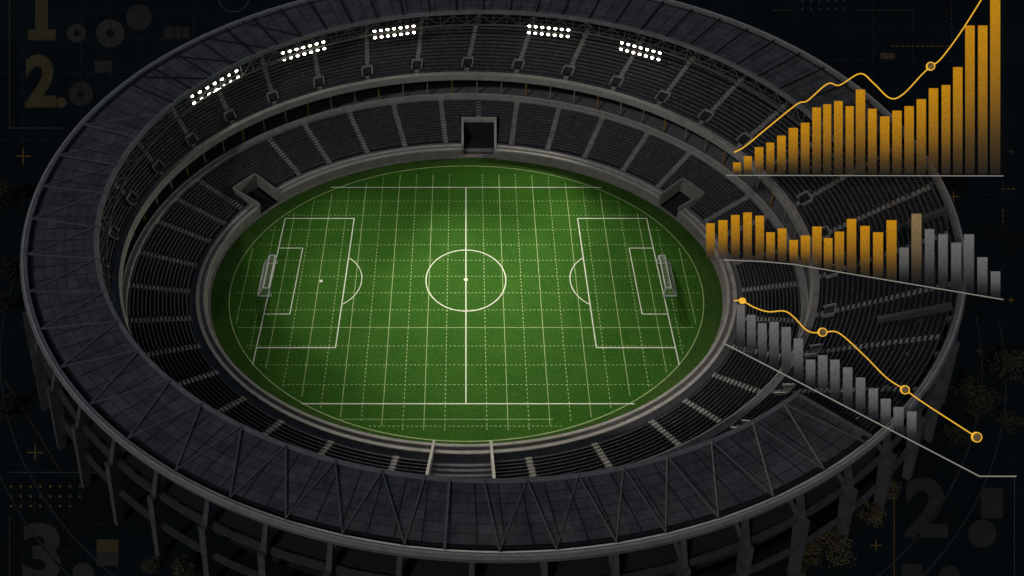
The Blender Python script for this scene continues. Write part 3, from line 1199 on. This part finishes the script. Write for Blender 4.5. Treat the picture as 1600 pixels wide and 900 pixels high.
def disc(x, y, r, hole, m, label, dz=0.0):
    mb = MB()
    n = 40
    if hole:
        for i in range(n):
            a, b = 2 * PI * i / n, 2 * PI * (i + 1) / n
            slab(mb, [(x + q * math.cos(t), y + q * math.sin(t)) for q, t in ((hole, a), (r, a), (r, b), (hole, b))], dz)
    else:
        slab(mb, [(x + r * math.cos(2 * PI * i / n), y + r * math.sin(2 * PI * i / n)) for i in range(n)], dz)
    painted('painted_disc', mb, m, label, 'disc', 'discs painted on the ground')


mb = MB()
slab(mb, [(55, -48), (75, -48), (75, 46), (55, 46)])
slab(mb, [(44, 46), (87, 46), (87, 63), (44, 63)])
slab(mb, [(40, -34), (55, -48), (55, -28), (40, -18)])
painted('numeral', mb, M['bronze'], 'bronze numeral 1 painted on dark ground, cut by the top picture edge', 'numeral', 'numerals painted on the ground')
numeral('2', 39, 88, 85, 168, M['bronze'], 'bronze numeral 2 with a full stop on dark ground, beneath numeral 1')
numeral('3', 35, 95, 817, 912, M['ash'], 'ash grey numeral 3 on dark ground, cut by the bottom edge')
numeral('2', 1414, 1481, 746, 840, M['dim'], 'dim grey numeral 2 on dark ground at lower right, without a full stop')
numeral('1', 1409, 1441, 882, 960, M['dim'], 'dim numeral 1 cut by the bottom edge under the lower right numeral')
disc(96, 160, 8, 0, M['bronze'], 'small bronze full stop after the upper numeral 2')
disc(119.5, 52, 14.5, 5, M['ash'], 'small ring right of the bronze numeral 1')
disc(172, 52, 22, 6.5, M['ash'], 'large ring with small hole, second right of numeral 1')
disc(217, 27, 20, 0, M['dim'], 'faint plain disc right of the large ring near the top edge')
disc(126, 147, 19, 5.5, M['dim'], 'faint ring right of the bronze numeral 2')
disc(130, 896, 17, 0, M['ash'], 'ash disc cut by the bottom edge right of numeral 3')
disc(1535, 834, 22, 0, M['dim'], 'dim disc overlapping the upright block at lower right')
disc(1484, 900, 16, 0, M['dim'], 'dim disc cut by the bottom edge right of the lowest numeral 1')
disc(365, -6, 25, 23.8, M['greypaint'], 'thin grey circle outline cut by the top edge')
for (x0, y0, x1, y1, m, lab) in ((151, 843, 185, 862, 'bronze', 'bronze square, upper of two stacked near numeral 3'),
                                 (151, 863, 185, 884, 'ash', 'ash square, lower of two stacked near numeral 3'),
                                 (148, 95, 175, 113, 'dim', 'faint block above the ring beside numeral 2'),
                                 (257, 42, 271, 60, 'dim', 'leftmost of three faint tiles near the thin circle outline'),
                                 (273, 42, 283, 60, 'dim', 'middle of three faint tiles near the thin circle outline'),
                                 (285, 42, 295, 60, 'dim', 'rightmost of three faint tiles near the thin circle outline'),
                                 (1533, 762, 1567, 810, 'dim', 'upright dim block right of the lower right numeral 2'),
                                 (1376, 83, 1398, 92, 'bronze', 'small bronze block behind the tallest gold chart')):
    mb = MB()
    slab(mb, [(x0, y0), (x1, y0), (x1, y1), (x0, y1)], .012)
    painted('painted_block', mb, M[m], lab, 'block', 'blocks painted on the ground')
for (x, y, h, m, lab) in ((36, 244, 12, 'goldpaint', 'gold plus mark on dark ground below the upper numeral 2'),
                          (55, 707, 12, 'goldpaint', 'gold plus mark above the left dot grid'),
                          (1490, 307, 9, 'goldpaint', 'gold plus mark between the gold charts at the right rim'),
                          (1530, 549, 6, 'bronze', 'small bronze plus mark above the dark right trees'),
                          (1369, 852, 9, 'goldpaint', 'gold plus mark right of the largest round tree'),
                          (1580, 469, 4, 'goldpaint', 'tiny gold plus mark at the end of the middle chart'),
                          (1580, 237, 4, 'bronze', 'tiny bronze plus mark right of the tallest bar')):
    mb = MB()
    gline(mb, x - h, y, x + h, y, 1.5)
    gline(mb, x, y - h, x, y + h, 1.5, dz=.006)
    painted('plus_mark', mb, M[m], lab, 'plus mark', 'plus marks painted on the ground')


def dots(xs, ys, skip, r, m, label):
    c = gp(xs[0], ys[-1])
    t = thing('dot_grid', label, 'dot grid', c, (0, 0, 0), 'dot grids painted on the ground')
    for j, y in enumerate(ys):
        for i, x in enumerate(xs):
            if (i, j) in skip:
                continue
            mb = MB()
            slab(mb, [(x + r * math.cos(2 * PI * q / 10), y + r * math.sin(2 * PI * q / 10)) for q in range(10)])
            mb.v = [tuple(Vector(v) - c) for v in mb.v]
            mb.build('dot', m, t)


dots([17 + 15.4 * i for i in range(8)], [760, 775.5, 791], {(7, 2)}, 1.9, M['goldpaint'], 'three rows of gold dots on dark ground above numeral 3')
dots([1254 + 13 * i for i in range(6)], [1.5, 14], set(), 1.7, M['bronze'], 'two rows of gold dots at the top edge behind the gold curve')

for pts, m, lab in (([(15, 0, 15, 200), (15, 200, 40, 200)], 'bronze', 'thin bronze corner line left of numerals 1 and 2'),
                    ([(15, 738, 165, 738)], 'greypaint', 'thin grey line above the left dot grid'),
                    ([(15, 806, 15, 900)], 'bronze', 'thin bronze upright line left of numeral 3'),
                    ([(1397, 764, 1397, 900)], 'goldpaint', 'thin gold upright line left of the lower right numeral 2'),
                    ([(1585, 742, 1585, 900)], 'greypaint', 'thin grey upright line at the lower right edge'),
                    ([(8, 596, 38, 642), (38, 642, 95, 737)], 'bronze', 'thin bronze kinked line left of the stadium columns')):
    mb = MB()
    for x0, y0, x1, y1 in pts:
        gline(mb, x0, y0, x1, y1, 1.1)
    painted('guide_line', mb, M[m], lab, 'line', 'guide lines painted on the ground')
for (x0, y0, x1, y1, m, lab) in ((1393, 72, 1488, 72, 'goldpaint', 'dashed gold line left of the two equal tall bars'),
                                 (1208, 16, 1240, 16, 'bronze', 'dashed bronze line left of the upper dot grid'),
                                 (1340, 16, 1428, 16, 'bronze', 'dashed bronze line right of the upper dot grid'),
                                 (1487, 4, 1487, 72, 'bronze', 'dashed bronze upright line under the gold curve'),
                                 (1566, 295, 1588, 295, 'goldpaint', 'short dashed gold line below the tallest bar'),
                                 (1567, 328, 1567, 352, 'goldpaint', 'short dashed gold upright line right of the grey bars'),
                                 (16, 200, 100, 200, 'greypaint', 'dashed grey line below numeral 2')):
    c = gp(x0, y0)
    t = thing('dashed_line', lab, 'dashed line', c, (0, 0, 0), 'dashed lines painted on the ground')
    d = math.hypot(x1 - x0, y1 - y0)
    q = 0.0
    while q < d:
        e = min(d, q + 4.5)
        mb = MB()
        gline(mb, x0 + (x1 - x0) * q / d, y0 + (y1 - y0) * q / d, x0 + (x1 - x0) * e / d, y0 + (y1 - y0) * e / d, 1.4, None, .006)
        mb.v = [tuple(Vector(v) - c) for v in mb.v]
        mb.build('dash', M[m], t)
        q += 7.7

# faint survey grid over the whole forecourt, and the kerb lines of the ring path
fg = MB()
for x in (36, 126, 173, 217, 253, 302, 1246, 1319, 1364, 1426, 1567):
    gline(fg, x, -30, x, 330 if x < 400 else 620, .7, (9, 3) if x % 2 else (40, 8))
for y in (16, 61, 113, 218):
    gline(fg, -10, y, 330, y, .7, (30, 6), .006)
for y in (45, 94, 142, 304, 359, 508, 536, 618, 718):
    gline(fg, 1300 if y < 300 else 1490, y, 1610, y, .7, (30, 6), .006)
for x in (34, 54, 109, 125):
    gline(fg, x, 640, x, 910, .7, (12, 4))
for y in (819, 862, 683):
    gline(fg, 0, y, 195, y, .7, (40, 5), .006)
struct(fg.build('ground_grid_markings', M['faint']))
pl = MB()
for e, wd in ((13.0, .3), (17.5, .25)):
    for i in range(200):
        a, b = R(180) + R(170) * i / 200, R(180) + R(170) * (i + 1) / 200
        pl.quad(COLE.at(a, e, GZ), COLE.at(a, e + wd, GZ), COLE.at(b, e + wd, GZ), COLE.at(b, e, GZ))
struct(pl.build('path_markings', M['faint']))
